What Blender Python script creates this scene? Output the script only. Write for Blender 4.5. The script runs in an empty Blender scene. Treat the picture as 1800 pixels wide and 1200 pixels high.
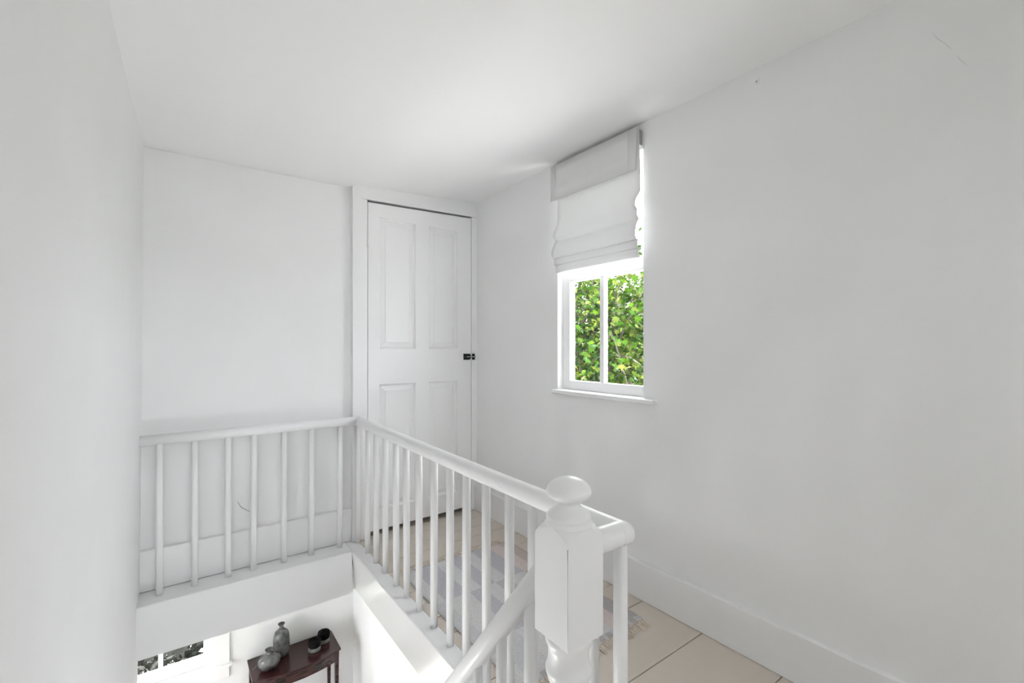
import bpy, bmesh, math, random
from mathutils import Vector, Matrix
random.seed(7)
S = bpy.context.scene
COL = S.collection

# ---------------------------------------------------------------- camera, world, lights
EYE = 1.15
cam_d = bpy.data.cameras.new('camera')
cam = bpy.data.objects.new('camera', cam_d); COL.objects.link(cam)
cam.location = (0, 0, EYE)
cam.rotation_euler = (math.radians(90), 0, math.radians(-36.47))
cam_d.sensor_width = 36.0
cam_d.lens = 801.0 / 1800.0 * 36.0
cam_d.shift_y = 10.0 / 1800.0
cam_d.clip_start = 0.01
S.camera = cam

S.view_settings.view_transform = 'Standard'
S.view_settings.look = 'None'
S.view_settings.gamma = 1.0
S.view_settings.use_curve_mapping = False
S.view_settings.exposure = 0.47
S.cycles.max_bounces = 10
S.cycles.diffuse_bounces = 6
S.cycles.transparent_max_bounces = 10
S.cycles.caustics_reflective = False
S.cycles.caustics_refractive = False
S.cycles.sample_clamp_indirect = 6.0

W = bpy.data.worlds.new('sky'); S.world = W; W.use_nodes = True
bgn = W.node_tree.nodes['Background']
bgn.inputs['Color'].default_value = (0.955, 0.975, 1.02, 1)
bgn.inputs['Strength'].default_value = 8.4

def add_light(name, kind, loc, target, energy, size=(1, 1), color=(1, 1, 1)):
    d = bpy.data.lights.new(name, kind)
    o = bpy.data.objects.new(name, d); COL.objects.link(o)
    o.location = loc
    o.rotation_euler = (Vector(target) - Vector(loc)).to_track_quat('-Z', 'Y').to_euler()
    d.energy = energy; d.color = color
    if kind == 'AREA':
        d.shape = 'RECTANGLE'; d.size, d.size_y = size
    return o

sun = add_light('sun', 'SUN', (0, 8, 10), (0.15, 7.0, 8.5), 20.0, color=(1.0, 0.96, 0.9))
sun.data.angle = math.radians(0.6)
# fill light added to brighten the room downstairs, at the unseen wide window
add_light('fill_light_lower', 'AREA', (-1.77, 3.3, -1.2), (0, 3.3, -1.2), 3, (1.6, 1.3), (.96, .98, 1.0))

# ---------------------------------------------------------------- materials
MATS = {}
def nodes_of(m):
    m.use_nodes = True
    return m.node_tree.nodes, m.node_tree.links
def paint(name, rgb, rough=0.6, spec=0.4, bump=0.0, bump_scale=30, var=0.0, var_scale=2.0, coat=0.0):
    m = bpy.data.materials.new(name); n, l = nodes_of(m)
    b = n['Principled BSDF']
    b.inputs['Base Color'].default_value = (*rgb, 1)
    b.inputs['Roughness'].default_value = rough
    b.inputs['Specular IOR Level'].default_value = spec
    b.inputs['Coat Weight'].default_value = coat
    b.inputs['Coat Roughness'].default_value = 0.08
    tc = n.new('ShaderNodeTexCoord')
    if bump:
        t = n.new('ShaderNodeTexNoise'); t.inputs['Scale'].default_value = bump_scale
        t.inputs['Detail'].default_value = 4
        l.new(tc.outputs['Object'], t.inputs['Vector'])
        bp = n.new('ShaderNodeBump'); bp.inputs['Strength'].default_value = bump
        bp.inputs['Distance'].default_value = 0.004
        l.new(t.outputs['Fac'], bp.inputs['Height']); l.new(bp.outputs['Normal'], b.inputs['Normal'])
    if var:
        t = n.new('ShaderNodeTexNoise'); t.inputs['Scale'].default_value = var_scale
        t.inputs['Detail'].default_value = 3
        l.new(tc.outputs['Object'], t.inputs['Vector'])
        r = n.new('ShaderNodeValToRGB')
        r.color_ramp.elements[0].position = 0.3; r.color_ramp.elements[1].position = 0.7
        r.color_ramp.elements[0].color = (*[c * (1 - var) for c in rgb], 1)
        r.color_ramp.elements[1].color = (*[min(1, c * (1 + var)) for c in rgb], 1)
        l.new(t.outputs['Fac'], r.inputs['Fac']); l.new(r.outputs['Color'], b.inputs['Base Color'])
    MATS[name] = m
    return m

WALL = paint('wall_paint', (0.87, 0.87, 0.87), 0.75, 0.2, bump=0.12, bump_scale=6, var=0.012, var_scale=3)
CEIL = paint('ceiling_paint', (0.89, 0.89, 0.89), 0.8, 0.2, bump=0.1, bump_scale=5)
TRIM = paint('white_gloss_paint', (0.87, 0.87, 0.87), 0.32, 0.5, bump=0.08, bump_scale=18)
FASCIA = paint('white_high_gloss_paint', (0.87, 0.87, 0.87), 0.16, 0.6, bump=0.05, bump_scale=9)
DOORM = paint('door_paint', (0.87, 0.87, 0.87), 0.4, 0.45, bump=0.06, bump_scale=14)
BLACK = paint('black_iron', (0.012, 0.012, 0.012), 0.5, 0.4)
STEEL = paint('grey_metal', (0.32, 0.32, 0.32), 0.45, 0.5)
CRACK = paint('crack_dark', (0.16, 0.155, 0.15), 0.9, 0.1)
LOWFL = paint('lower_floor_paint', (0.55, 0.52, 0.48), 0.4, 0.4, var=0.05)
PALE = paint('pale_bounce_metal', (0.86, 0.86, 0.85), 0.6, 0.3)
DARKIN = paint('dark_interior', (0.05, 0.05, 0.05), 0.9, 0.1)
FRINGE = paint('fringe_cotton', (0.74, 0.66, 0.57), 0.95, 0.05, var=0.2, var_scale=80)

def plank_mat():
    m = bpy.data.materials.new('painted_floor_boards'); n, l = nodes_of(m)
    b = n['Principled BSDF']; b.inputs['Roughness'].default_value = 0.42
    b.inputs['Specular IOR Level'].default_value = 0.4
    tc = n.new('ShaderNodeTexCoord'); mp = n.new('ShaderNodeMapping')
    mp.inputs['Scale'].default_value = (2.0, 14, 14)
    l.new(tc.outputs['Object'], mp.inputs['Vector'])
    t = n.new('ShaderNodeTexNoise'); t.inputs['Scale'].default_value = 3; t.inputs['Detail'].default_value = 5
    l.new(mp.outputs['Vector'], t.inputs['Vector'])
    oi = n.new('ShaderNodeObjectInfo')
    r = n.new('ShaderNodeValToRGB')
    r.color_ramp.elements[0].color = (0.575, 0.515, 0.45, 1)
    r.color_ramp.elements[1].color = (0.635, 0.58, 0.515, 1)
    mx = n.new('ShaderNodeMath'); mx.operation = 'MULTIPLY_ADD'
    mx.inputs[1].default_value = 0.6; mx.inputs[2].default_value = 0.0
    ad = n.new('ShaderNodeMath'); ad.operation = 'MULTIPLY_ADD'; ad.inputs[1].default_value = 0.4
    l.new(t.outputs['Fac'], mx.inputs[0])
    l.new(oi.outputs['Random'], ad.inputs[0]); l.new(mx.outputs[0], ad.inputs[2])
    l.new(ad.outputs[0], r.inputs['Fac']); l.new(r.outputs['Color'], b.inputs['Base Color'])
    bp = n.new('ShaderNodeBump'); bp.inputs['Strength'].default_value = 0.12; bp.inputs['Distance'].default_value = 0.003
    l.new(t.outputs['Fac'], bp.inputs['Height']); l.new(bp.outputs['Normal'], b.inputs['Normal'])
    return m
PLANK = plank_mat()

def glass_mat():
    m = bpy.data.materials.new('window_glass'); n, l = nodes_of(m)
    n.remove(n['Principled BSDF'])
    tr = n.new('ShaderNodeBsdfTransparent'); gl = n.new('ShaderNodeBsdfGlossy')
    gl.inputs['Roughness'].default_value = 0.02
    lw = n.new('ShaderNodeLayerWeight'); lw.inputs['Blend'].default_value = 0.5     # same from both sides of the thin pane
    pw = n.new('ShaderNodeMath'); pw.operation = 'POWER'; pw.inputs[1].default_value = 5.0
    fr = n.new('ShaderNodeMath'); fr.operation = 'MULTIPLY_ADD'; fr.inputs[1].default_value = 0.7; fr.inputs[2].default_value = 0.02
    l.new(lw.outputs['Facing'], pw.inputs[0]); l.new(pw.outputs[0], fr.inputs[0])
    mx = n.new('ShaderNodeMixShader')
    l.new(fr.outputs[0], mx.inputs[0]); l.new(tr.outputs[0], mx.inputs[1]); l.new(gl.outputs[0], mx.inputs[2])
    l.new(mx.outputs[0], n['Material Output'].inputs['Surface'])
    return m
GLASS = glass_mat()

def fabric_mat():
    m = bpy.data.materials.new('blind_linen'); n, l = nodes_of(m)
    n.remove(n['Principled BSDF'])
    tc = n.new('ShaderNodeTexCoord')
    wv = n.new('ShaderNodeTexNoise'); wv.inputs['Scale'].default_value = 260
    mp = n.new('ShaderNodeMapping'); mp.inputs['Scale'].default_value = (1, 0.25, 1)
    l.new(tc.outputs['Object'], mp.inputs['Vector']); l.new(mp.outputs['Vector'], wv.inputs['Vector'])
    bp = n.new('ShaderNodeBump'); bp.inputs['Strength'].default_value = 0.25; bp.inputs['Distance'].default_value = 0.002
    l.new(wv.outputs['Fac'], bp.inputs['Height'])
    d = n.new('ShaderNodeBsdfDiffuse'); d.inputs['Color'].default_value = (0.88, 0.88, 0.88, 1)
    t = n.new('ShaderNodeBsdfTranslucent'); t.inputs['Color'].default_value = (0.88, 0.88, 0.88, 1)
    l.new(bp.outputs['Normal'], d.inputs['Normal'])
    mx = n.new('ShaderNodeMixShader'); mx.inputs[0].default_value = 0.15
    l.new(d.outputs[0], mx.inputs[1]); l.new(t.outputs[0], mx.inputs[2])
    l.new(mx.outputs[0], n['Material Output'].inputs['Surface'])
    return m
FABRIC = fabric_mat()

def wood_mat():
    m = bpy.data.materials.new('mahogany'); n, l = nodes_of(m)
    b = n['Principled BSDF']; b.inputs['Roughness'].default_value = 0.22
    tc = n.new('ShaderNodeTexCoord'); mp = n.new('ShaderNodeMapping'); mp.inputs['Scale'].default_value = (3, 40, 40)
    l.new(tc.outputs['Object'], mp.inputs['Vector'])
    t = n.new('ShaderNodeTexNoise'); t.inputs['Scale'].default_value = 2; t.inputs['Detail'].default_value = 6
    l.new(mp.outputs['Vector'], t.inputs['Vector'])
    r = n.new('ShaderNodeValToRGB')
    r.color_ramp.elements[0].position = 0.35; r.color_ramp.elements[1].position = 0.7
    r.color_ramp.elements[0].color = (0.018, 0.006, 0.007, 1); r.color_ramp.elements[1].color = (0.055, 0.017, 0.016, 1)
    l.new(t.outputs['Fac'], r.inputs['Fac']); l.new(r.outputs['Color'], b.inputs['Base Color'])
    return m
WOOD = wood_mat()

def glaze_mat(name, lo, hi, scale, rough):
    m = bpy.data.materials.new(name); n, l = nodes_of(m)
    b = n['Principled BSDF']; b.inputs['Roughness'].default_value = rough
    tc = n.new('ShaderNodeTexCoord')
    t = n.new('ShaderNodeTexNoise'); t.inputs['Scale'].default_value = scale; t.inputs['Detail'].default_value = 4
    l.new(tc.outputs['Object'], t.inputs['Vector'])
    r = n.new('ShaderNodeValToRGB')
    r.color_ramp.elements[0].position = 0.35; r.color_ramp.elements[1].position = 0.65
    r.color_ramp.elements[0].color = (*lo, 1); r.color_ramp.elements[1].color = (*hi, 1)
    l.new(t.outputs['Fac'], r.inputs['Fac']); l.new(r.outputs['Color'], b.inputs['Base Color'])
    return m
GLAZE = glaze_mat('grey_mottled_glaze', (0.035, 0.036, 0.036), (0.16, 0.16, 0.157), 14, 0.2)
STONE = glaze_mat('black_carved_stone', (0.003, 0.003, 0.003), (0.012, 0.012, 0.011), 30, 0.6)
STONE.node_tree.nodes['Principled BSDF'].inputs['Specular IOR Level'].default_value = 0.12
GREYST = glaze_mat('grey_stone_base', (0.11, 0.11, 0.105), (0.2, 0.2, 0.195), 20, 0.5)
BARK = glaze_mat('bark', (0.05, 0.04, 0.03), (0.13, 0.11, 0.09), 12, 0.9)
LAWN = glaze_mat('lawn', (0.07, 0.09, 0.045), (0.12, 0.14, 0.075), 3, 0.95)
PAVE = glaze_mat('pale_gravel', (0.30, 0.29, 0.28), (0.40, 0.39, 0.375), 9, 0.9)

def leaf_mat(name, cols, trans):
    m = bpy.data.materials.new(name); n, l = nodes_of(m)
    n.remove(n['Principled BSDF'])
    g = n.new('ShaderNodeNewGeometry'); oi = n.new('ShaderNodeObjectInfo')
    ad = n.new('ShaderNodeMath'); ad.operation = 'ADD'
    fr = n.new('ShaderNodeMath'); fr.operation = 'FRACT'
    l.new(g.outputs['Random Per Island'], ad.inputs[0]); l.new(oi.outputs['Random'], ad.inputs[1])
    l.new(ad.outputs[0], fr.inputs[0])
    r = n.new('ShaderNodeValToRGB')
    els = r.color_ramp.elements
    els[0].color = (*cols[0], 1); els[1].color = (*cols[-1], 1)
    for i, c in enumerate(cols[1:-1]):
        e = els.new((i + 1) / (len(cols) - 1)); e.color = (*c, 1)
    l.new(fr.outputs[0], r.inputs['Fac'])
    d = n.new('ShaderNodeBsdfPrincipled'); d.inputs['Roughness'].default_value = 0.5; d.inputs['Specular IOR Level'].default_value = 0.12
    t = n.new('ShaderNodeBsdfTranslucent')
    l.new(r.outputs['Color'], d.inputs['Base Color']); l.new(r.outputs['Color'], t.inputs['Color'])
    mx = n.new('ShaderNodeMixShader'); mx.inputs[0].default_value = trans
    l.new(d.outputs[0], mx.inputs[1]); l.new(t.outputs[0], mx.inputs[2])
    l.new(mx.outputs[0], n['Material Output'].inputs['Surface'])
    return m
LEAF = leaf_mat('maple_leaf', [(0.008, 0.026, 0.003), (0.024, 0.075, 0.005), (0.065, 0.135, 0.009), (0.011, 0.034, 0.006), (0.15, 0.19, 0.03), (0.008, 0.022, 0.006)], 0.4)
DLEAF = leaf_mat('shade_leaf', [(0.010, 0.014, 0.010), (0.016, 0.022, 0.015), (0.024, 0.025, 0.023)], 0.2)

HEDGE = leaf_mat('hedge_leaf', [(0.015, 0.018, 0.015), (0.028, 0.032, 0.027), (0.045, 0.047, 0.042)], 0.2)

def rug_mat():
    m = bpy.data.materials.new('woven_rug'); n, l = nodes_of(m)
    b = n['Principled BSDF']; b.inputs['Roughness'].default_value = 0.95
    b.inputs['Specular IOR Level'].default_value = 0.05
    at = n.new('ShaderNodeAttribute'); at.attribute_name = 'weave'
    tc = n.new('ShaderNodeTexCoord')
    t = n.new('ShaderNodeTexNoise'); t.inputs['Scale'].default_value = 190; t.inputs['Detail'].default_value = 2
    l.new(tc.outputs['Object'], t.inputs['Vector'])
    hs = n.new('ShaderNodeMapRange'); hs.inputs['To Min'].default_value = 0.72; hs.inputs['To Max'].default_value = 1.28
    l.new(t.outputs['Fac'], hs.inputs['Value'])
    mx = n.new('ShaderNodeVectorMath'); mx.operation = 'SCALE'
    l.new(at.outputs['Color'], mx.inputs[0]); l.new(hs.outputs[0], mx.inputs['Scale'])
    l.new(mx.outputs[0], b.inputs['Base Color'])
    bp = n.new('ShaderNodeBump'); bp.inputs['Strength'].default_value = 0.5; bp.inputs['Distance'].default_value = 0.003
    l.new(t.outputs['Fac'], bp.inputs['Height']); l.new(bp.outputs['Normal'], b.inputs['Normal'])
    return m
RUG = rug_mat()

# ---------------------------------------------------------------- helpers
def link(name, me, mat, parent=None):
    o = bpy.data.objects.new(name, me); COL.objects.link(o)
    if mat is not None and len(me.materials) == 0: me.materials.append(mat)
    if parent is not None: o.parent = parent
    return o
def pyd(name, verts, faces, mat, parent=None, smooth=False):
    me = bpy.data.meshes.new(name); me.from_pydata(verts, [], faces); me.update()
    bm = bmesh.new(); bm.from_mesh(me); bmesh.ops.recalc_face_normals(bm, faces=bm.faces); bm.to_mesh(me); bm.free()
    if smooth:
        for p in me.polygons: p.use_smooth = True
    return link(name, me, mat, parent)
def from_bm(name, bm, mat, parent=None, smooth=False):
    me = bpy.data.meshes.new(name); bm.to_mesh(me); bm.free()
    if smooth:
        for p in me.polygons: p.use_smooth = True
    return link(name, me, mat, parent)
def add_box(bm, x0, x1, y0, y1, z0, z1, bev=0.0, seg=2):
    r = bmesh.ops.create_cube(bm, size=1.0)
    vs = r['verts']
    for v in vs:
        v.co = Vector((x0 + (v.co.x + .5) * (x1 - x0), y0 + (v.co.y + .5) * (y1 - y0), z0 + (v.co.z + .5) * (z1 - z0)))
    if bev > 0:
        es = list({e for v in vs for e in v.link_edges})
        bmesh.ops.bevel(bm, geom=es, offset=bev, segments=seg, profile=0.5, affect='EDGES')
def box(name, x0, x1, y0, y1, z0, z1, mat, parent=None, bev=0.0, seg=2):
    bm = bmesh.new(); add_box(bm, x0, x1, y0, y1, z0, z1, bev, seg)
    return from_bm(name, bm, mat, parent)
def boxes(name, lst, mat, parent=None, bev=0.0):
    bm = bmesh.new()
    for b in lst: add_box(bm, *b[:6], b[6] if len(b) > 6 else bev)
    return from_bm(name, bm, mat, parent)
def lathe(name, prof, cx, cy, mat, parent=None, seg=40, ridges=0, ridge_amp=0.0):
    vs, fs = [], []
    for z, r in prof:
        for i in range(seg):
            a = 2 * math.pi * i / seg
            rr = r * (1 + ridge_amp * math.cos(ridges * a)) if ridges else r
            vs.append((cx + rr * math.cos(a), cy + rr * math.sin(a), z))
    for k in range(len(prof) - 1):
        for i in range(seg):
            j = (i + 1) % seg
            fs.append((k * seg + i, k * seg + j, (k + 1) * seg + j, (k + 1) * seg + i))
    fs.append(tuple(range(seg - 1, -1, -1))); fs.append(tuple((len(prof) - 1) * seg + i for i in range(seg)))
    return pyd(name, vs, fs, mat, parent, True)
def tube(name, pts, r, mat, parent=None, seg=16, flat=None, cap=True):
    """swept round bar; flat cuts the underside off at that share of the radius"""
    pts = [Vector(p) for p in pts]; vs, fs = [], []
    rr = r if isinstance(r, (list, tuple)) else [r] * len(pts)
    for k, p in enumerate(pts):
        t = (pts[min(k + 1, len(pts) - 1)] - pts[max(k - 1, 0)]).normalized()
        ref = Vector((0, 0, 1)) if abs(t.z) < 0.95 else Vector((1, 0, 0))
        a = t.cross(ref).normalized(); b = a.cross(t).normalized()
        for i in range(seg):
            th = 2 * math.pi * i / seg
            cb = math.sin(th)
            if flat is not None: cb = max(cb, -flat)
            vs.append(p + a * (rr[k] * math.cos(th)) + b * (rr[k] * cb))
    for k in range(len(pts) - 1):
        for i in range(seg):
            j = (i + 1) % seg
            fs.append((k * seg + i, k * seg + j, (k + 1) * seg + j, (k + 1) * seg + i))
    if cap:
        fs.append(tuple(range(seg))); fs.append(tuple((len(pts) - 1) * seg + i for i in range(seg)))
    return pyd(name, [tuple(v) for v in vs], fs, mat, parent, True)
def sharp(o, ang=35):
    me = o.data
    bm = bmesh.new(); bm.from_mesh(me)
    for e in bm.edges:
        if len(e.link_faces) == 2 and e.calc_face_angle(0) > math.radians(ang): e.smooth = False
    bm.to_mesh(me); bm.free()
def tag(o, label, cat=None, group=None, kind=None):
    o['label'] = label
    if cat: o['category'] = cat
    if group: o['group'] = group
    if kind: o['kind'] = kind
    return o
def empty(name, loc=(0, 0, 0)):
    o = bpy.data.objects.new(name, None); COL.objects.link(o)
    o.empty_display_size = 0.05
    o.location = loc
    return o
def st(o, label, cat): return tag(o, label, cat, kind='structure')

# ---------------------------------------------------------------- the shell
XR, YB = 1.725, 2.765          # inner faces of the window wall and the door wall
XE, YE = 0.80, 2.597           # edges of the stair opening
ZL = -2.5                      # floor of the room downstairs
YL = 4.93                      # far wall downstairs
def wl(y, z):                  # the slightly leaning wall on the left
    return -0.117 - 0.026 * (YB - y) - 0.009 * max(0.0, (2.1 - z)) / 1.0 * 0.9
# left wall, upper and stair-side
def left_wall():
    vs, fs = [], []
    def slab(y0, y1, z0, z1):
        b = len(vs)
        for (y, z) in ((y0, z0), (y1, z0), (y1, z1), (y0, z1)):
            vs.append((wl(y, z), y, z))
        for (y, z) in ((y0, z0), (y1, z0), (y1, z1), (y0, z1)):
            vs.append((-0.45, y, z))
        fs.extend([(b, b+1, b+2, b+3), (b+7, b+6, b+5, b+4), (b, b+4, b+5, b+1), (b+1, b+5, b+6, b+2), (b+2, b+6, b+7, b+3), (b+3, b+7, b+4, b)])
    slab(-2.3, 2.9, -0.22, 2.35)
    slab(0.3, 2.70, ZL, -0.22)
    return pyd('wall_left', vs, fs, WALL)
st(left_wall(), 'plain white plaster wall along the left side of the stairwell', 'wall')

wb = boxes('wall_back', [(-0.42, 0.932, YB, YB + .12, -.02, 2.35), (1.702, 1.86, YB, YB + .12, -.02, 2.35), (0.932, 1.702, YB, YB + .12, 2.075, 2.35)], WALL)
st(wb, 'white plaster wall behind the short railing, with the door in it', 'wall')
cr = tube('crack', [(0.262, YB, .345), (0.272, YB, .322), (0.281, YB, .309), (0.296, YB, .297), (0.303, YB, .291), (0.317, YB, .280)], [.0008, .0012, .0014, .0014, .0012, .0007], CRACK, wb, 6)
wr = boxes('wall_right', [(XR, 1.86, -2.3, 1.318, -.25, 2.35), (XR, 1.86, 1.907, 2.9, -.25, 2.35), (XR, 1.86, 1.318, 1.907, -.25, .895), (XR, 1.86, 1.318, 1.907, 2.075, 2.35)], WALL)
st(wr, 'white plaster wall with the small window on the right', 'wall')
tube('crack', [(XR, .330, 2.040), (XR, .318, 2.015), (XR, .305, 1.998), (XR, .290, 1.972)], [.0001, .00025, .00025, .0001], CRACK, wr, 6)
tube('crack', [(XR, .280, 1.95), (XR, .272, 1.933), (XR, .26, 1.913)], [.0001, .00025, .0001], CRACK, wr, 6)
st(boxes('wall_rear', [(-0.45, 0.45, -2.3, -2.2, -.25, 2.35), (1.35, 1.86, -2.3, -2.2, -.25, 2.35), (0.45, 1.35, -2.3, -2.2, -.25, .95), (0.45, 1.35, -2.3, -2.2, 1.9, 2.35)], WALL), 'white wall behind the viewer around the added window', 'wall')

# ceiling: an old, uneven plaster sheet that climbs towards the window wall
def hz(x, y):
    t = min(1, max(0, (x - 0.72) / (XR - 0.72)))
    t = t ** 1.15
    return 2.098 + 0.082 * t + 0.004 * math.sin(2.1 * y + 1.3 * x) * (1 - t)
def make_ceiling():
    nx, ny = 24, 56
    vs = [(-0.44 + i * (2.28 / nx), -2.28 + j * (5.1 / ny), 0) for j in range(ny + 1) for i in range(nx + 1)]
    vs = [(x, y, hz(x, y)) for x, y, _ in vs]
    fs = [(j * (nx + 1) + i, j * (nx + 1) + i + 1, (j + 1) * (nx + 1) + i + 1, (j + 1) * (nx + 1) + i) for j in range(ny) for i in range(nx)]
    n = len(vs)
    o = pyd('ceiling', vs, fs, CEIL, None, True)
    md = o.modifiers.new('thick', 'SOLIDIFY'); md.thickness = 0.08; md.offset = 1
    bm = bmesh.new(); bm.from_mesh(o.data)
    if sum(f.normal.z for f in bm.faces) < 0: bmesh.ops.reverse_faces(bm, faces=bm.faces)
    bm.to_mesh(o.data); bm.free()
    return o
st(make_ceiling(), 'white uneven plaster ceiling above the landing', 'ceiling')

# floor: painted boards running towards the window wall, on a solid slab
fl = empty('floor', (1.3, 1.7, 0))
st(fl, 'taupe painted board floor of the landing', 'floor')
boxes('subfloor', [(0.845, 1.86, 0.70, 2.90, -.22, -.014), (-0.42, 0.845, 2.66, 2.90, -.22, -.014), (-.40, 1.86, -2.3, 0.70, -.22, -.014)], DARKIN, None)
sf = bpy.data.objects['subfloor']; sf.parent = fl; sf.matrix_parent_inverse = Matrix.Translation(-fl.location)
seams = [2.885, 2.745, 2.622, 2.492, 2.370, 2.245, 2.118, 2.001, 1.873, 1.751, 1.619, 1.49, 1.312, 1.02, .72, .42, .12, -.18, -.48, -.78, -1.08, -1.38, -1.68, -1.98, -2.2]
for a, b in zip(seams[:-1], seams[1:]):
    x0 = 0.8735 if a > .75 else -0.205
    p = box('plank', x0, XR, b + .0018, a - .0018, -.016 + random.uniform(-.0006, .0006) - .004, random.uniform(-.0008, .0006), PLANK, None, .0014, 1)
    p.parent = fl; p.matrix_parent_inverse = Matrix.Translation(-fl.location)

# edge boards of the stair opening
def prism_y(name, sec, y0, y1, mat):
    n = len(sec)
    vs = [(x, y0, z) for x, z in sec] + [(x, y1, z) for x, z in sec]
    fs = [tuple(range(n)), tuple(range(2 * n - 1, n - 1, -1))] + [(i, (i + 1) % n, n + (i + 1) % n, n + i) for i in range(n)]
    return pyd(name, vs, fs, mat)
def prism_x(name, sec, x0, x1, mat):
    n = len(sec)
    vs = [(x0, y, z) for y, z in sec] + [(x1, y, z) for y, z in sec]
    fs = [tuple(range(n)), tuple(range(2 * n - 1, n - 1, -1))] + [(i, (i + 1) % n, n + (i + 1) % n, n + i) for i in range(n)]
    return pyd(name, vs, fs, mat)
t1 = prism_y('trim_1', [(0.871, 0.001), (0.806, 0.001), (0.801, -.001), (0.7995, -.005), (0.829, -.236), (0.871, -.236)], 0.70, 2.745, FASCIA)
st(t1, 'glossy white edge board under the long railing, facing the stairwell', 'edge board')
t2 = prism_x('trim_2', [(2.742, 0.0005), (2.603, 0.0005), (2.598, -.0015), (2.5965, -.006), (2.599, -.236), (2.742, -.236)], -0.20, 0.8005, TRIM)
st(t2, 'white edge board under the short railing, against the far wall', 'edge board')

# baseboards
bb = box('baseboard_back', -0.2, 0.842, 2.74, YB + .01, 0.002, .192, TRIM, None, .003)
st(bb, 'white baseboard at the foot of the wall behind the short railing', 'baseboard')
bb = boxes('baseboard_right', [(1.702, XR + .01, -2.2, 2.76, 0.001, .1695, .0025)], TRIM)
st(bb, 'plain white baseboard running below the window', 'baseboard')
st(box('baseboard_rear', -0.2, 1.70, -2.2, -2.178, 0.001, .17, TRIM, None, .003), 'white baseboard behind the viewer', 'baseboard')

# ---------------------------------------------------------------- room downstairs
st(box('floor_lower', -1.9, 1.66, 0.2, 5.06, ZL - .1, ZL, LOWFL), 'taupe painted floor of the room downstairs', 'floor')
st(boxes('wall_lower_back', [(-1.9, -.487, YL, YL + .13, ZL, -.2), (.287, 1.66, YL, YL + .13, ZL, -.2), (-.487, .287, YL, YL + .13, ZL, -1.76), (-.487, .287, YL, YL + .13, -.5, -.2)], WALL), 'white wall downstairs behind the hall table', 'wall')
st(box('wall_lower_right', 1.53, 1.66, 0.2, YL, ZL, -.2, WALL), 'white side wall downstairs beyond the hall table', 'wall')
st(boxes('wall_lower_left', [(-1.9, -1.8, 0.2, 2.4, ZL, -.2), (-1.9, -1.8, 4.2, YL, ZL, -.2), (-1.9, -1.8, 2.4, 4.2, ZL, -1.9), (-1.9, -1.8, 2.4, 4.2, -.5, -.2)], WALL), 'white wall downstairs around the added wide window, out of view', 'wall')
st(box('wall_lower_front', -1.9, 1.66, 0.2, 0.3, ZL, -.2, WALL), 'white wall downstairs under the stairs', 'wall')
st(boxes('ceiling_lower', [(-1.9, 1.86, 2.62, 5.06, -.225, -.03), (-1.9, -.42, 0.2, 2.62, -.225, -.03), (0.86, 1.86, 0.2, 2.62, -.23, -.221)], CEIL), 'white ceiling of the room downstairs', 'ceiling')

# closed dark box added behind the door, so the gaps round it go dark
st(boxes('wall_dark_box', [(0.8, 0.9, 2.885, 3.5, -.03, 2.3), (1.72, 1.82, 2.885, 3.5, -.03, 2.3), (0.8, 1.82, 3.5, 3.6, -.03, 2.3), (0.8, 1.82, 2.885, 3.6, 2.3, 2.4)], DARKIN), 'dark box added behind the door to darken its gaps', 'wall')

# ---------------------------------------------------------------- door_1
d1 = empty('door_1', (1.31, 2.785, 0)); st(d1, 'white four panel door with black latch beside the window wall', 'door')
def under(o, p):
    o.parent = p; o.matrix_parent_inverse = Matrix.Translation(-p.location); return o
SKEW = .045
def askew(o):
    for v in o.data.vertices: v.co.y += SKEW * (v.co.x - .93)
    return o
def dp(o): return under(askew(o), d1)
YF = 2.724                     # front of the leaf at its hinge side
dp(box('casing', .842, .931, 2.722, YB + .02, 0.001, 2.038, DOORM, None, .002))
dp(box('casing', 1.682, XR + .005, 2.722, YB + .06, 0.001, 2.068, DOORM, None, .002))
dp(pyd('head_casing', [(.842, 2.722, 2.036), (XR + .005, 2.722, 2.072), (XR + .005, YB + .06, 2.072), (.842, YB + .06, 2.036), (.842, 2.722, 2.2), (XR + .005, 2.722, 2.2), (XR + .005, YB + .06, 2.2), (.842, YB + .06, 2.2)],
         [(0, 1, 2, 3), (4, 5, 6, 7), (0, 1, 5, 4), (1, 2, 6, 5), (2, 3, 7, 6), (3, 0, 4, 7)], DOORM))
dp(boxes('door_stop', [(.915, .942, YF + .04, 2.86, .001, 2.05), (1.672, 1.71, YF + .04, 2.86, .001, 2.06)], DARKIN))  # dark colour stands for the shade in the gaps beside the leaf
def slab_bar(x0, x1, z0, z1):
    return (x0, x1, YF, YF + .035, z0, z1)
def door_leaf():
    bm = bmesh.new()
    xs = [(.9345, 1.005), (1.249, 1.345), (1.564, 1.678)]
    for x0, x1 in xs: add_box(bm, *slab_bar(x0, x1, .034, 2.024))
    for z0, z1 in ((.034, .155), (.921, 1.14), (1.945, 2.024)):
        for x0, x1 in ((1.005, 1.249), (1.345, 1.564)): add_box(bm, *slab_bar(x0, x1, z0, z1))
    for v in bm.verts:
        if v.co.z > 2.02: v.co.z += .033 * (v.co.x - .936) / .742
    return from_bm('door_leaf', bm, DOORM)
leaf = dp(door_leaf())
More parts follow.
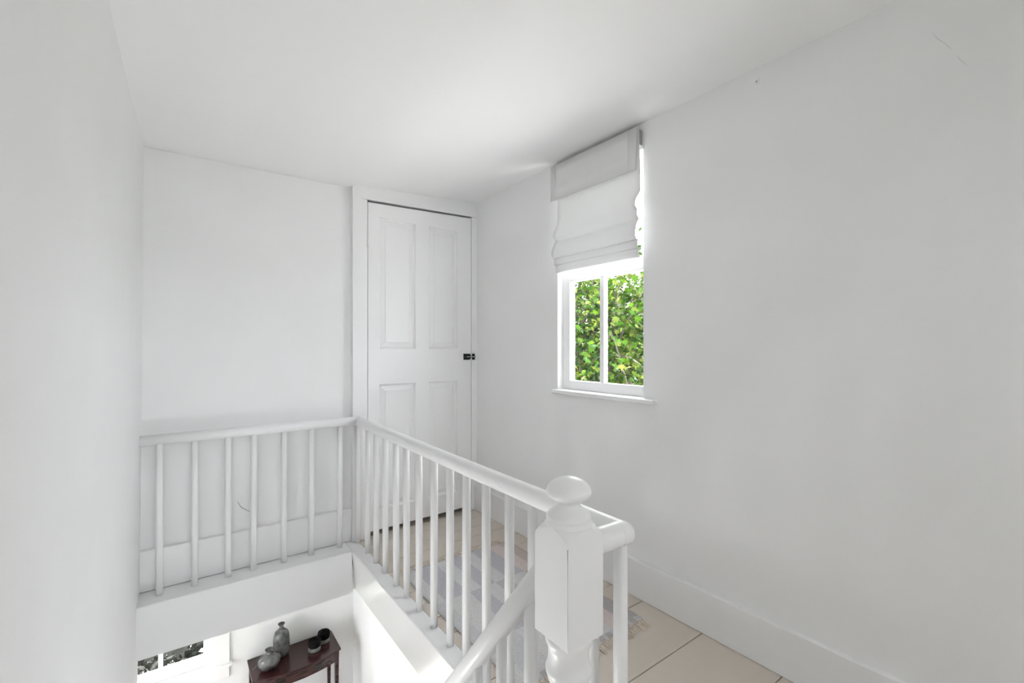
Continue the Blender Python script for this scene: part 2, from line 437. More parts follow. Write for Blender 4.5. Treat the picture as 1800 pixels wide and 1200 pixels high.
def raised_panel(x0, x1, z0, z1):
    # recessed moulding, then a bevel rising to the raised field
    rings = [(0, YF + .002), (.004, YF + .012), (.010, YF + .016), (.012, YF + .019), (.040, YF + .008), (.042, YF + .005)]
    vs, fs = [], []
    for off, y in rings:
        vs += [(x0 + off, y, z0 + off), (x1 - off, y, z0 + off), (x1 - off, y, z1 - off), (x0 + off, y, z1 - off)]
    for k in range(len(rings) - 1):
        for i in range(4):
            j = (i + 1) % 4
            fs.append((k * 4 + i, k * 4 + j, k * 4 + 4 + j, k * 4 + 4 + i))
    b = (len(rings) - 1) * 4
    fs.append((b, b + 1, b + 2, b + 3))
    return askew(pyd('panel', vs, fs, DOORM))
for x0, x1 in ((1.005, 1.249), (1.345, 1.564)):
    for z0, z1 in ((.155, .921), (1.14, 1.945)):
        p = raised_panel(x0, x1, z0, z1); p.parent = leaf
for z in (1.80, .32):
    dp(tube('hinge', [(.9335, YF - .003, z - .045), (.9335, YF - .003, z + .045)], .006, DOORM, None, 10))
# black surface latch: plate with bolt on the door, keeper on the casing
lt = empty('latch', (1.645, YF, 1.083)); lt.parent = d1; lt.matrix_parent_inverse = Matrix.Translation(-d1.location)
lt['label'] = 'small black surface bolt'
def lpart(o):
    askew(o); o.parent = lt; o.matrix_parent_inverse = Matrix.Translation(-Vector((1.645, YF, 1.083))); return o
lpart(box('plate', 1.615, 1.670, YF - .004, YF, 1.062, 1.104, BLACK, None, .001))
lpart(tube('bolt', [(1.618, YF - .012, 1.083), (1.706, YF - .020, 1.083)], .0042, STEEL, None, 10))
lpart(boxes('guide', [(1.618, 1.630, YF - .019, YF - .003, 1.07, 1.096), (1.656, 1.667, YF - .019, YF - .003, 1.07, 1.096)], BLACK, None, .001))
lpart(box('keeper', 1.685, 1.702, 2.708, 2.722, 1.062, 1.104, BLACK, None, .001))

# ---------------------------------------------------------------- window_1 (window wall)
w1 = empty('window_1', (1.77, 1.61, .915)); st(w1, 'white two pane sash window over green maple leaves', 'window')
W0, W1_ = 1.318, 1.907
under(boxes('frame', [(XR + .001, 1.86, W1_ - .004, W1_ + .012, .90, 2.075), (XR + .001, 1.86, W0 - .012, W0 + .004, .90, 2.075), (XR + .001, 1.86, W0, W1_, 2.06, 2.085),
                      (1.801, 1.812, W1_ - .02, W1_, .93, 2.06), (1.801, 1.812, W0, W0 + .02, .93, 2.06)], TRIM), w1)
stool = under(box('sill', 1.688, 1.775, 1.244, 1.915, .893, .916, TRIM, None, .006, 3), w1)
under(box('outer_sill', 1.772, 1.93, 1.25, 1.97, .87, .913, TRIM, None, .003), w1)
def sash(name, x0, x1, z0, z1, bot, top, rs):
    e = empty(name, (x0, 1.61, z0)); e.parent = w1; e.matrix_parent_inverse = Matrix.Translation(-w1.location)
    def s(o): o.parent = e; o.matrix_parent_inverse = Matrix.Translation(-Vector((x0, 1.61, z0))); return o
    s(box('stile', x0, x1, 1.846, 1.9025, z0, z1, TRIM, None, .003))
    s(box('stile', x0, x1, 1.3225, rs, z0, z1, TRIM, None, .003))
    s(box('rail', x0, x1, rs, 1.846, z0, z0 + bot, TRIM, None, .003))
    s(box('rail', x0, x1, rs, 1.846, z1 - top, z1, TRIM, None, .003))
    s(box('muntin', x0 + .003, x1 - .002, 1.599, 1.628, z0 + bot, z1 - top, TRIM, None, .004))
    for y0, y1 in ((1.628, 1.846), (rs, 1.599)):
        s(box('pane', x0 + .016, x0 + .019, y0 - .003, y1 + .003, z0 + bot - .003, z1 - top + .003, GLASS))
sash('lower_sash', 1.765, 1.800, .916, 1.580, .050, .068, 1.345)
sash('upper_sash', 1.813, 1.846, 1.546, 2.062, .034, .050, 1.36)

# ---------------------------------------------------------------- roman blind
rb = empty('roman_blind', (1.70, 1.61, 1.56)); tag(rb, 'white linen roman blind pulled halfway up over the window', 'blind')
under(box('headrail', 1.697, XR - .001, 1.331, 1.91, 2.088, 2.142, TRIM, None, .003), rb)
under(box('bracket', 1.699, XR - .001, 1.3265, 1.331, 2.075, 2.143, STEEL, None, .001), rb)
def cloth(name, prof, y_left, y_right, thick, ny=10, wob=0.0):
    """prof: list of (x, z); y limits may depend on z"""
    vs, fs = [], []
    for k, (x, z) in enumerate(prof):
        yl, yr = y_left(z), y_right(z)
        for i in range(ny + 1):
            u = i / ny; y = yl + (yr - yl) * u
            vs.append((x + wob * math.sin(9 * u + 14 * z) , y, z + wob * .6 * math.sin(5 * u + 2)))
    for k in range(len(prof) - 1):
        for i in range(ny):
            a = k * (ny + 1) + i
            fs.append((a, a + 1, a + ny + 2, a + ny + 1))
    o = pyd(name, vs, fs, FABRIC, None, True)
    md = o.modifiers.new('thick', 'SOLIDIFY'); md.thickness = thick; md.offset = 0
    return under(o, rb)
val = cloth('valance', [(1.692, 2.150), (1.684, 2.147), (1.682, 2.10), (1.681, 2.03), (1.681, 1.957)], lambda z: 1.908, lambda z: 1.3275, .004)
hem = cloth('hem', [(1.6785, 2.146), (1.6785, 2.03), (1.6785, 1.958)], lambda z: 1.908, lambda z: 1.872, .002, 2)
hem = cloth('hem', [(1.6785, 2.146), (1.6785, 2.03), (1.6785, 1.958)], lambda z: 1.372, lambda z: 1.3275, .002, 2)
def yr_(z):
    b = math.exp(-((z - 1.815) / .022) ** 2)
    return 1.3215 + .034 * b + .004 * math.sin(z * 9)
def yl_(z):
    return 1.876 + .014 * math.exp(-((z - 1.765) / .03) ** 2) + .016 * math.exp(-((z - 1.655) / .04) ** 2)
body = [(1.694, 2.14), (1.696, 2.02), (1.699, 1.93), (1.700, 1.86), (1.697, 1.828), (1.689, 1.800), (1.680, 1.775), (1.676, 1.758), (1.681, 1.744), (1.690, 1.737),
        (1.692, 1.732), (1.684, 1.722), (1.674, 1.70), (1.669, 1.676), (1.670, 1.655), (1.677, 1.641), (1.690, 1.637)]
cloth('panel', body, yl_, yr_, .003, 16, .0012)
cloth('fold', [(1.690, 1.640), (1.684, 1.632), (1.681, 1.618), (1.683, 1.604), (1.691, 1.600)], lambda z: 1.884, lambda z: 1.322, .004, 8)
cloth('fold', [(1.695, 1.604), (1.690, 1.598), (1.690, 1.575), (1.693, 1.562), (1.698, 1.560)], lambda z: 1.880, lambda z: 1.320, .004, 8)
under(tube('lift_cord', [(1.686, 1.339, 1.66), (1.683, 1.335, 1.635), (1.684, 1.337, 1.618), (1.685, 1.333, 1.60)], .0013, FRINGE, None, 6), rb)

# ---------------------------------------------------------------- window_2 (downstairs)
w2 = empty('window_2', (-.1, YL, -1.76)); st(w2, 'white window downstairs left of the hall table', 'window')
under(boxes('casing', [(.287, .403, YL - .022, YL, -1.74, -.39, .003), (-.603, -.487, YL - .022, YL, -1.74, -.39, .003), (-.603, .403, YL - .022, YL, -.5, -.39, .003)], TRIM), w2)
under(box('sill', -.64, .425, YL - .055, YL + .05, -1.765, -1.738, TRIM, None, .005), w2)
under(box('apron', -.60, .40, YL - .02, YL, -1.87, -1.765, TRIM, None, .003), w2)
under(boxes('frame', [(.262, .287, YL, YL + .13, -1.74, -.5), (-.487, -.462, YL, YL + .13, -1.74, -.5), (-.487, .287, YL, YL + .13, -.52, -.5), (-.487, .287, YL + .05, YL + .16, -1.78, -1.735)], TRIM), w2)
def sash2(z0, z1, y0):
    e = empty('sash', (-.1, y0, z0)); e.parent = w2; e.matrix_parent_inverse = Matrix.Translation(-w2.location)
    def s(o): o.parent = e; o.matrix_parent_inverse = Matrix.Translation(-Vector((-.1, y0, z0))); return o
    s(box('stile', .208, .262, y0, y0 + .035, z0, z1, TRIM, None, .003)); s(box('stile', -.462, -.408, y0, y0 + .035, z0, z1, TRIM, None, .003))
    s(box('rail', -.408, .208, y0, y0 + .035, z0, z0 + .095, TRIM, None, .003)); s(box('rail', -.408, .208, y0, y0 + .035, z1 - .04, z1, TRIM, None, .003))
    s(box('muntin', -.118, -.084, y0 + .003, y0 + .033, z0 + .095, z1 - .04, TRIM, None, .003))
    for a, b in ((-.41, -.116), (-.086, .21)): s(box('pane', a, b, y0 + .016, y0 + .019, z0 + .09, z1 - .035, GLASS))
sash2(-1.735, -1.10, YL + .045); sash2(-1.135, -.52, YL + .083)

# windows added out of view to let more daylight in
w3 = empty('added_window_3', (.8, -2.25, .8)); st(w3, 'white window added behind the viewer for daylight', 'window')
under(boxes('frame', [(.45, .49, -2.3, -2.2, .95, 1.9), (1.31, 1.35, -2.3, -2.2, .95, 1.9), (.45, 1.35, -2.3, -2.2, .95, .99), (.45, 1.35, -2.3, -2.2, 1.86, 1.9)], TRIM), w3)
under(box('pane', .49, 1.31, -2.262, -2.258, .99, 1.86, GLASS), w3)
w4 = empty('added_window_4', (-1.85, 3.3, -1.9)); st(w4, 'wide white window added downstairs for daylight, out of view', 'window')
under(boxes('frame', [(-1.9, -1.8, 2.4, 2.45, -1.9, -.5), (-1.9, -1.8, 4.15, 4.2, -1.9, -.5), (-1.9, -1.8, 2.4, 4.2, -1.9, -1.85), (-1.9, -1.8, 2.4, 4.2, -.55, -.5)], TRIM), w4)
under(box('pane', -1.86, -1.856, 2.45, 4.15, -1.85, -.55, GLASS), w4)

# ---------------------------------------------------------------- stairs (below the frame)
sc = empty('staircase', (.26, .72, -.2)); tag(sc, 'steep white painted stairs going down from the newel post', 'stairs')
RISE, RUN = 2.5 / 12, .1707
for i in range(1, 12):
    z = -i * RISE; y = .72 + (i - 1) * RUN
    under(box('tread', -.155, .640, y - .005, y + RUN + .025, z - .03, z, TRIM, None, .006), sc)
for i in range(1, 13):
    z = -i * RISE; y = .72 + (i - 1) * RUN
    under(box('riser', -.155, .640, y + .004, y + .02, z, z + RISE - .03, TRIM), sc)
sl = RISE / RUN
str_v = [(.72, -.02), (2.72, -.02 - 2.0 * sl), (2.72, -.30 - 2.0 * sl), (.72, -.30)]
sv = [(.645, y, max(z, ZL)) for y, z in str_v] + [(.705, y, max(z, ZL)) for y, z in str_v]
under(pyd('stringer', sv, [(0, 1, 2, 3), (7, 6, 5, 4), (0, 4, 5, 1), (1, 5, 6, 2), (2, 6, 7, 3), (3, 7, 4, 0)], TRIM), sc)

# ---------------------------------------------------------------- railing
rl = empty('stair_railing', (.675, .71, 0)); tag(rl, 'white painted railing with round balusters and turned newel post around the stairwell', 'railing')
R = .0285; ZR = .7125
# long rail, rounded off at its near end
long_pts = [(.866, 2.72, ZR + .002), (.866, 2.60, ZR + .001)] + [(.866 - .021 * (2.6 - y) / 1.9, y, ZR - .0015 * math.sin((2.6 - y) * 1.6)) for y in (2.3, 2.0, 1.7, 1.4, 1.1, .9, .74)]
lr = tube('handrail', long_pts + [(.8448, .715, ZR), (.8446, .700, ZR), (.8445, .690, ZR), (.8445, .6835, ZR)], [R] * (len(long_pts) + 1) + [R * .97, R * .86, R * .6], TRIM, None, 24, .82)
under(lr, rl)
under(tube('handrail', [(.720, .712, ZR), (.78, .712, ZR), (.84, .712, ZR), (.855, .712, ZR), (.868, .712, ZR), (.8735, .712, ZR)], [R, R, R, R * .95, R * .75, R * .45], TRIM, None, 24, .82), rl)
under(tube('handrail', [(-.155, 2.69, .717), (.3, 2.69, .7185), (.862, 2.69, .719)], .0258, TRIM, None, 24, .85), rl)
SA = 1.221
def zst(y): return .589 - SA * (y - .832)
under(tube('handrail', [(.675, .742, zst(.742)), (.675, 1.2, zst(1.2)), (.675, 2.4, zst(2.4))], .0275, TRIM, None, 24, .9), rl)
bal_me = {}
def baluster(x, y, z0, z1, r=.0143):
    key = (round(z1 - z0, 3), r)
    if key not in bal_me:
        h = z1 - z0; seg = 16; vs, fs = [], []
        prof = [(0, r * .96), (h * .25, r * 1.02), (h * .55, r * 1.03), (h, r * .98)]
        for z, rr in prof:
            for i in range(seg):
                a = 2 * math.pi * i / seg
                c, s_ = math.cos(a), math.sin(a)
                q = (abs(c) ** 2.6 + abs(s_) ** 2.6) ** (-1 / 2.6)     # slightly squared round
                vs.append((rr * c * q, rr * s_ * q, z))
        for k in range(len(prof) - 1):
            for i in range(seg):
                j = (i + 1) % seg
                fs.append((k * seg + i, k * seg + j, (k + 1) * seg + j, (k + 1) * seg + i))
        fs.append(tuple(range(seg - 1, -1, -1))); fs.append(tuple(3 * seg + i for i in range(seg)))
        me = bpy.data.meshes.new('baluster'); me.from_pydata(vs, [], fs); me.update()
        for p in me.polygons: p.use_smooth = len(p.vertices) == 4
        me.materials.append(TRIM); bal_me[key] = me
    o = bpy.data.objects.new('baluster', bal_me[key]); COL.objects.link(o)
    o.location = (x, y, z0)
    o.rotation_euler = (random.uniform(-.004, .004), random.uniform(-.004, .004), random.uniform(-.1, .1))
    o.parent = rl; o.matrix_parent_inverse = Matrix.Translation(-rl.location)
for x, y in ((-.059, 2.680), (.076, 2.684), (.213, 2.684), (.325, 2.689), (.469, 2.690), (.606, 2.692), (.760, 2.697)):
    baluster(x, y, 0, .70)
baluster(.869, 2.702, 0, .70)
for y in (2.53, 2.388, 2.250, 2.104, 1.978, 1.840, 1.697, 1.556, 1.432, 1.294, 1.160, 1.038, .915, .80):
    baluster(.846 + .0205 * (y - 1.0) / 1.6, y, 0, .70)
baluster(.845, .712, 0, .70, .0155)
for i in range(12):
    y = .845 + .1125 * i
    baluster(.675, y, zst(y) - .75, zst(y), .0135)
# newel: square block with domed corners, turned below, mushroom cap above
def newel():
    e = empty('newel_post', (.675, .71, 0)); e.parent = rl; e.matrix_parent_inverse = Matrix.Translation(-rl.location)
    def s(o): o.parent = e; o.matrix_parent_inverse = Matrix.Translation(-Vector((.675, .71, 0))); return o
    n, hs = 28, .051
    vs, fs = [], []
    def zt(x, y):
        r = math.hypot(x, y)
        return .7765 if r < hs else .7765 - 1.0 * (r - hs) - 6 * (r - hs) ** 2
    for j in range(n + 1):
        for i in range(n + 1):
            x = -hs + 2 * hs * i / n; y = -hs + 2 * hs * j / n
            vs.append((.675 + x, .71 + y, zt(x, y)))
    for j in range(n):
        for i in range(n):
            a = j * (n + 1) + i
            fs.append((a, a + 1, a + n + 2, a + n + 1))
    ring = [i for i in range(n + 1)] + [j * (n + 1) + n for j in range(1, n + 1)] + [n * (n + 1) + i for i in range(n - 1, -1, -1)] + [j * (n + 1) for j in range(n - 1, 0, -1)]
    b = len(vs)
    for k in ring: vs.append((vs[k][0], vs[k][1], .544))
    m = len(ring)
    for k in range(m): fs.append((ring[k], ring[(k + 1) % m], b + (k + 1) % m, b + k))
    fs.append(tuple(b + k for k in range(m)))
    s(pyd('block', vs, fs, TRIM))
    c = s(tube('crack', [(.6238, .6588, .552), (.6241, .6591, .60), (.6238, .6588, .66), (.6240, .6590, .72), (.6238, .6588, .749)], [.0001, .00035, .0002, .0004, .0007], CRACK, None, 6)); c['label'] = 'thin dark crack along the corner'
    s(lathe('cap', [(.770, .0475), (.773, .0505), (.778, .0510), (.782, .0485), (.784, .0455), (.7875, .0475), (.793, .0475), (.797, .0450), (.801, .0415), (.806, .0345), (.811, .0275), (.816, .0240),
                    (.821, .0245), (.825, .029), (.829, .0375), (.834, .0445), (.840, .0478), (.846, .0478), (.852, .0455), (.859, .0405), (.865, .033), (.870, .0225), (.8725, .012), (.8732, .004)], .675, .71, TRIM, None, 56))
    s(lathe('turned_shaft', [(.546, .046), (.535, .050), (.527, .0495), (.518, .0455), (.507, .0438), (.490, .0443), (.479, .0458), (.474, .0485), (.4696, .0494), (.462, .0486), (.456, .0465), (.4386, .0412), (.41, .036),
                             (.36, .032), (.30, .034), (.24, .041), (.20, .045), (.18, .040), (.17, .046), (.15, .049), (.13, .046)], .675, .71, TRIM, None, 48))
    s(box('foot', .624, .726, .659, .761, -.236, .134, TRIM, None, .003))
newel()

# ---------------------------------------------------------------- rug
rg = empty('striped_rug', (1.25, 1.70, 0)); tag(rg, 'grey and mauve striped woven rug with cream fringe on the landing', 'rug')
def rug():
    x0, x1, y0, y1 = .922, 1.582, 1.212, 2.185
    nx, ny = 44, 66
    A = (.47, .463, .495); B = (.585, .585, .58); C = (.53, .53, .54); D = (.50, .43, .405); E_ = (.62, .54, .52); G = (.42, .395, .395)
    edges = [.982, 1.108, 1.172, 1.245, 1.33, 1.43, 1.505]
    cols_far = [B, A, B, A, B, A, E_, D]
    cols_mid = [C, B, A, B, A, B, D, E_]
    cols_near = [B, C, B, A, C, B, E_, G]
    vs, fs, fc = [], [], []
    for j in range(ny + 1):
        for i in range(nx + 1):
            u, v = i / nx, j / ny
            x = x0 + (x1 - x0) * u; y = y0 + (y1 - y0) * v
            wob = .006 * math.sin(6 * v + 1) * (abs(u - .5) * 2) ** 6
            vs.append((x + wob, y + .02 * (u - .7) * (1 - v), .0075 + .0012 * math.sin(13 * u + 3 * v) * math.sin(17 * v)))
    for j in range(ny):
        for i in range(nx):
            a = j * (nx + 1) + i
            fs.append((a, a + 1, a + nx + 2, a + nx + 1))
            x = x0 + (x1 - x0) * (i + .5) / nx; y = y0 + (y1 - y0) * (j + .5) / ny
            k = sum(x > e for e in edges)
            row = cols_far if y > 1.83 else (cols_mid if y > 1.47 else cols_near)
            c = row[k]
            if y < 1.245: c = G if int(x * 40) % 2 else C
            fc.append(c)
    me = bpy.data.meshes.new('weave'); me.from_pydata(vs, [], fs); me.update()
    at = me.color_attributes.new('weave', 'FLOAT_COLOR', 'CORNER')
    for p in me.polygons:
        for li in p.loop_indices: at.data[li].color = (*fc[p.index], 1)
        p.use_smooth = True
    me.materials.append(RUG)
    o = link('weave', me, None)
    md = o.modifiers.new('thick', 'SOLIDIFY'); md.thickness = .0065; md.offset = -1
    under(o, rg)
    # fringe: short twisted cords at both ends
    for end, (yy, dy) in enumerate(((y0, -1), (y1, 1))):
        bm = bmesh.new()
        for i in range(95):
            u = (i + .5) / 95
            x = x0 + (x1 - x0) * u; y = yy + (.02 * (u - .7) if end == 0 else 0)
            L = random.uniform(.034, .052); sx = random.uniform(-.012, .012)
            pts = [Vector((x, y - dy * .004, .006)), Vector((x + sx * .4, y + dy * L * .5, .0055)), Vector((x + sx, y + dy * L, .0025))]
            prev = None
            for q, p in enumerate(pts):
                r = .0021
                ring = [bm.verts.new(p + Vector((r * math.cos(t), 0, r * math.sin(t)))) for t in (0.5, 2.1, 3.7, 5.3)]
                if prev:
                    for w in range(4): bm.faces.new((prev[w], prev[(w + 1) % 4], ring[(w + 1) % 4], ring[w]))
                prev = ring
        f = under(from_bm('fringe', bm, FRINGE), rg); f['kind'] = 'stuff'; f['label'] = 'cream cotton fringe'
rug()

# ---------------------------------------------------------------- hall table downstairs and what stands on it
KT = -1.779
ct = empty('hall_table', (.92, 4.75, ZL)); tag(ct, 'dark mahogany bow front hall table against the lower wall', 'table')
def bow(x, inset=0.0):          # front edge of the bowed top
    u = (x - .92) / .378
    return 4.562 - .070 * (1 - u * u) + inset
def bowed_slab(name, x0, x1, z0, z1, inset, back, mat, n=24, bev=0):
    vs, fs = [], []
    xs = [x0 + (x1 - x0) * i / n for i in range(n + 1)]
    for z in (z0, z1):
        vs += [(x, bow(x, inset), z) for x in xs] + [(x, back, z) for x in xs]
    m = n + 1
    for i in range(n):
        fs.append((i, i + 1, m + i + 1, m + i)); fs.append((2 * m + i, 2 * m + i + 1, 3 * m + i + 1, 3 * m + i))
        fs.append((i, i + 1, 2 * m + i + 1, 2 * m + i)); fs.append((m + i, m + i + 1, 3 * m + i + 1, 3 * m + i))
    fs.append((0, m, 3 * m, 2 * m)); fs.append((n, m + n, 3 * m + n, 2 * m + n))
    return under(pyd(name, vs, fs, mat), ct)
bowed_slab('tabletop', .542, 1.298, KT - .018, KT, 0, 4.905, WOOD)
bowed_slab('apron', .572, 1.268, KT - .125, KT - .018, .030, 4.895, WOOD)
for x0, x1 in ((.612, .912), (.928, 1.228)):
    dr = bowed_slab('drawer', x0, x1, KT - .112, KT - .030, .024, 4.60, WOOD, 10)
    xm = (x0 + x1) / 2; yb = bow(xm, .024)
    h = tube('handle', [(xm - .035, yb + .002, KT - .062), (xm - .032, yb - .014, KT - .070), (xm, yb - .016, KT - .082), (xm + .032, yb - .014, KT - .070), (xm + .035, yb + .002, KT - .062)], .004, BLACK, None, 8)
    h.parent = dr
    p = box('backplate', xm - .042, xm + .042, yb - .004, yb + .004, KT - .078, KT - .050, BLACK, None, .002)
    p.parent = dr
def leg(x, y):
    vs = []
    for z, s in ((ZL, .011), (KT - .018, .019)):
        vs += [(x - s, y - s, z), (x + s, y - s, z), (x + s, y + s, z), (x - s, y + s, z)]
    under(pyd('leg', vs, [(0, 1, 2, 3), (7, 6, 5, 4), (0, 4, 5, 1), (1, 5, 6, 2), (2, 6, 7, 3), (3, 7, 4, 0)], WOOD), ct)
for x, y in ((.572, 4.60), (1.268, 4.60), (.572, 4.878), (1.268, 4.878)): leg(x, y)

v1 = empty('bottle_vase', (.815, 4.80, KT)); tag(v1, 'tall grey glazed bottle vase with a small flared neck on the hall table', 'vase')
z = KT
under(lathe('body', [(z, .045), (z + .004, .058), (z + .02, .066), (z + .08, .071), (z + .14, .072), (z + .19, .068), (z + .22, .056), (z + .238, .038), (z + .248, .023)], .815, 4.80, GLAZE, None, 32), v1)
under(lathe('neck', [(z + .246, .0235), (z + .262, .018), (z + .276, .018), (z + .288, .026), (z + .296, .031), (z + .298, .029), (z + .290, .022), (z + .27, .014)], .815, 4.80, GLAZE, None, 24), v1)
v2 = empty('round_vase', (.69, 4.655, KT)); tag(v2, 'squat round grey glazed vase in front of the taller bottle vase', 'vase')
o = lathe('body', [(z, .035), (z + .004, .052), (z + .025, .080), (z + .06, .094), (z + .09, .093), (z + .115, .080), (z + .132, .058), (z + .142, .034)], .69, 4.655, GLAZE, None, 32)
for v in o.data.vertices: v.co.y = 4.655 + (v.co.y - 4.655) * .78
under(o, v2)
under(lathe('neck', [(z + .139, .034), (z + .15, .024), (z + .16, .024), (z + .17, .032), (z + .178, .037), (z + .179, .034), (z + .168, .024), (z + .155, .017)], .69, 4.655, GLAZE, None, 24), v2)
under(tube('handle', [(.600, 4.65, z + .075), (.585, 4.645, z + .072), (.572, 4.64, z + .060), (.560, 4.64, z + .058), (.552, 4.638, z + .052)], .005, GLAZE, None, 8), v2)
def pot(x, y, label):
    e = empty('carved_pot', (x, y, KT)); tag(e, label, 'pot', 'carved pots on the hall table')
    under(lathe('base', [(z, .052), (z + .003, .056), (z + .03, .056), (z + .036, .050)], x, y, GREYST, None, 24), e)
    b = lathe('bowl', [(z + .034, .048), (z + .045, .056), (z + .07, .059), (z + .092, .057), (z + .10, .052), (z + .098, .044), (z + .085, .034), (z + .08, .01)], x, y, STONE, None, 40, 8, .035)
    under(b, e)
    for k in range(3):
        a0 = k * 2.1 + x * 9
        pts = [(x + (.040 - .010 * k) * math.cos(a0 + t * .5), y + (.040 - .010 * k) * math.sin(a0 + t * .5), z + .098 + .003 * (t % 2)) for t in range(8)]
        under(tube('petal', pts, .006, STONE, None, 8), e)
pot(1.085, 4.685, 'black carved stone pot on the hall table, the nearer of two')
pot(1.190, 4.765, 'black carved stone pot by the back corner of the hall table')

# two fill lights added on the stair wall, shaped as bowls, below the frame
def uplight(y, zc, r, power, aim, label):
    sx = wl(y, zc)
    us = empty('wall_fill_light', (sx, y, zc)); tag(us, label, 'lamp', 'added fill lights on the stair wall')
    under(box('backplate', sx - .004, sx + .012, y - .06, y + .06, zc - .06, zc + .06, TRIM, None, .003), us)
    k = r / .115
    prof = [(zc - .06, .012), (zc - .055, .035), (zc - .03, .075), (zc + .01, .105), (zc + .04, .115), (zc + .042, .111), (zc + .012, .100), (zc - .028, .070), (zc - .045, .03)]
    under(lathe('bowl', [(q, w * k) for q, w in prof], sx + r + .004, y, TRIM, None, 32), us)
    lamp = add_light('fill_light', 'AREA', (sx + r + .004, y, zc + .03), aim, power, (r * 1.6, r * 1.6))
    lamp.data.shape = 'DISK'; lamp.parent = us; lamp.matrix_parent_inverse = Matrix.Translation(-us.location)
uplight(1.25, -.40,  .115, 3.8, (.75, 1.45, 2.1), 'added fill light in a white bowl on the left stair wall, the upper one')
uplight(2.50, -1.50, .085, 3.2, (.45, 1.9, 2.1), 'added fill light in a white bowl on the left stair wall near the bottom steps')

# nail left in the window wall near the ceiling
nl = empty('wall_hook', (XR, .815, 2.13)); tag(nl, 'tiny painted-over hook on the window wall near the ceiling', 'hook')
under(tube('plug', [(XR + .002, .815, 2.13), (XR - .003, .815, 2.13)], [.013, .009], WALL, None, 14), nl)
under(tube('pin', [(XR - .002, .814, 2.128), (XR - .008, .813, 2.126)], .0024, STEEL, None, 8), nl)

# ---------------------------------------------------------------- outside
st(box('ground', -30, 40, -25, 45, -2.95, -2.75, LAWN), 'green lawn around the house', 'ground')
st(box('gravel_path', -4, 4.5, YL + .2, 9.5, -2.76, -2.735, PAVE), 'pale gravel path outside the lower window', 'path')
st(box('gravel_path', 1.95, 3.6, -4, 5.0, -2.76, -2.738, PAVE), 'pale gravel strip added under the landing window to bounce light up', 'path')  # added as a pale surface bouncing light up to the ceiling

pr = empty('bounce_roof', (2.5, 1.6, .70)); tag(pr, 'pale metal reflector added below the landing window to bounce sunlight inside', 'roof')  # unseen reflector added to throw sunlight onto the landing ceiling
for i in range(8):
    p = box('bounce_sheet', 1.87, 3.1, -.2 + i * .45, -.2 + i * .45 + .445,   .715, .735, PALE, None, .003); under(p, pr)
    for v in p.data.vertices: v.co.z -= .06 * (v.co.x - 1.87)

def maple_leaf():
    pts = [(0, -.25), (.18, -.12), (.50, -.30), (.40, -.02), (.78, .12), (.46, .22), (.55, .55), (.24, .42), (0, 1.0), (-.24, .42), (-.55, .55), (-.46, .22), (-.78, .12), (-.40, -.02), (-.50, -.30), (-.18, -.12)]
    return [(x, y, -.14 * abs(x) - .10 * y * y) for x, y in pts] + [(0, .18, .02)]
ML = maple_leaf(); NP = len(ML) - 1
LEAF_F = [(i, (i + 1) % NP, NP) for i in range(NP)]
def rand_rot(droop=.6):
    return Matrix.Rotation(random.uniform(0, 6.283), 3, 'Z') @ Matrix.Rotation(random.gauss(-.7, droop), 3, 'X') @ Matrix.Rotation(random.gauss(0, .4), 3, 'Y')
def foliage_mesh(name, spots, size, mat):
    vs, fs = [], []
    for p in spots:
        M = rand_rot(); s = size * random.uniform(.6, 1.35); b = len(vs)
        for q in ML: 
            w = M @ (Vector(q) * s); vs.append((p[0] + w.x, p[1] + w.y, p[2] + w.z))
        fs += [(a + b, c + b, d + b) for a, c, d in LEAF_F]
    me = bpy.data.meshes.new(name); me.from_pydata(vs, [], fs); me.update()
    me.materials.append(mat)
    return link(name, me, None)
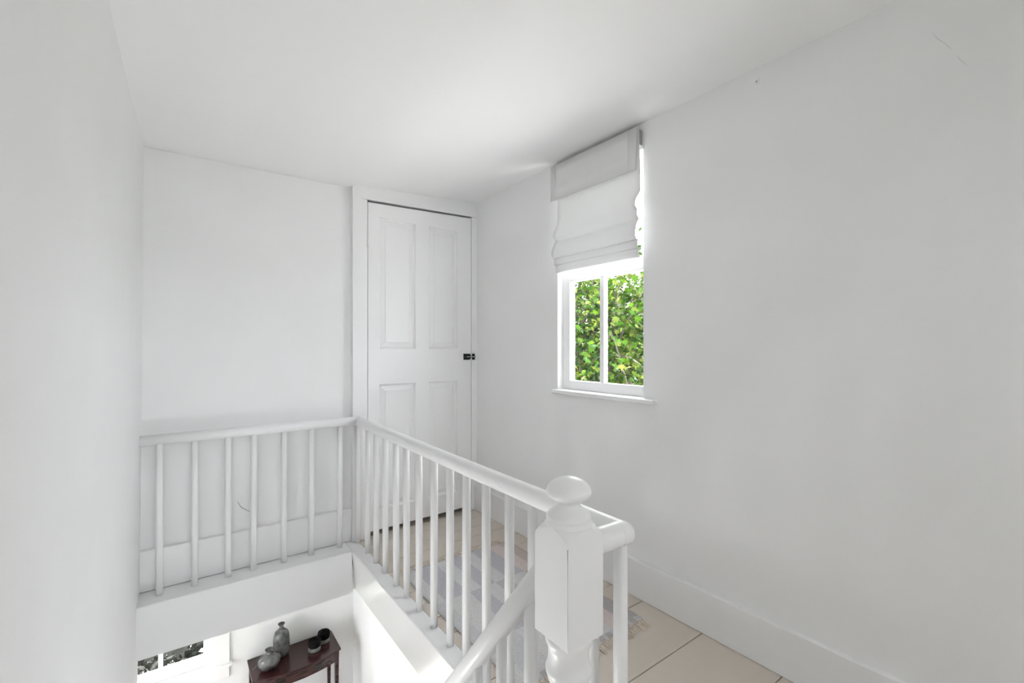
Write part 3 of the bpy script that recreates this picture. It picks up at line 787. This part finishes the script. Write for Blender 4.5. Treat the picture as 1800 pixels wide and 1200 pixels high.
def tree(name, base, top, crown, radii, nbranch, nleaf, size, mat, label, single=0, toward=None):
    e = empty(name, base); tag(e, label, 'tree')
    under(tube('trunk', [base, ((base[0] * .6 + top[0] * .4), (base[1] * .6 + top[1] * .4) + .1, base[2] * .5 + top[2] * .5), top], [.16, .12, .05], BARK, None, 12), e)
    tips = []
    for i in range(nbranch):
        a = random.uniform(0, 6.283); u = random.uniform(-1, 1); rr = random.uniform(.65, 1)
        k = math.sqrt(1 - u * u)
        tip = Vector((crown[0] + radii[0] * rr * k * math.cos(a), crown[1] + radii[1] * rr * k * math.sin(a), crown[2] + radii[2] * rr * u))
        t0 = random.uniform(.35, .95)
        st_ = Vector(base) * (1 - t0) + Vector(top) * t0
        mid = st_.lerp(tip, .55) + Vector((0, 0, .15))
        under(tube('branch', [st_, mid, tip], [.028, .015, .005], BARK, None, 6), e)
        tips += [st_.lerp(mid, .6), mid, mid.lerp(tip, .5), tip]
    spots = []
    for i in range(nleaf):
        t = random.choice(tips); spots.append((t.x + random.gauss(0, .26), t.y + random.gauss(0, .26), t.z + random.gauss(0, .24)))
    f = under(foliage_mesh('foliage', spots, size, mat), e); f['kind'] = 'stuff'
    if single:
        me = bpy.data.meshes.new('leaf'); me.from_pydata([tuple(Vector(q) * size) for q in ML], [], LEAF_F); me.update(); me.materials.append(mat)
        for i in range(single):
            o = bpy.data.objects.new('leaf', me); COL.objects.link(o)
            o.parent = e; o.matrix_parent_inverse = Matrix.Translation(-Vector(base))
            p = Vector(toward) + Vector((random.gauss(0, .35), random.gauss(0, .55), random.gauss(0, .55)))
            o.matrix_basis = Matrix.Translation(p) @ rand_rot().to_4x4() @ Matrix.Scale(random.uniform(.8, 1.35), 4)
    return e
tree('maple_tree', (5.5, 5.3, -2.75), (5.3, 4.9, 2.3), (5.0, 4.6, .95), (1.6, 2.3, 1.8), 60, 13000, .056, LEAF, 'bright green maple tree filling the small window', 240, (3.9, 3.55, 1.25))
tree('shade_tree', (11.5, 9.6, -2.75), (11.4, 10.0, 3.4), (11.2, 10.2, 1.2), (2.2, 3.6, 2.6), 44, 5200, .15, DLEAF, 'darker tree standing further back behind the maple leaves')
hg = empty('hedge', (.1, 6.6, -2.75)); tag(hg, 'low dark hedge outside the lower window', 'hedge')
for i in range(9):
    x = -2.0 + i * .52
    under(tube('stem', [(x, 6.6, -2.76), (x + .03, 6.62, -2.3), (x - .02, 6.6, -1.9)], [.03, .02, .01], BARK, None, 6), hg)
sp = [(random.uniform(-2.3, 2.5), 6.6 + random.gauss(0, .3), random.uniform(-2.75, -1.6)) for i in range(7000)]
f = under(foliage_mesh('foliage', sp, .075, HEDGE), hg); f['kind'] = 'stuff'
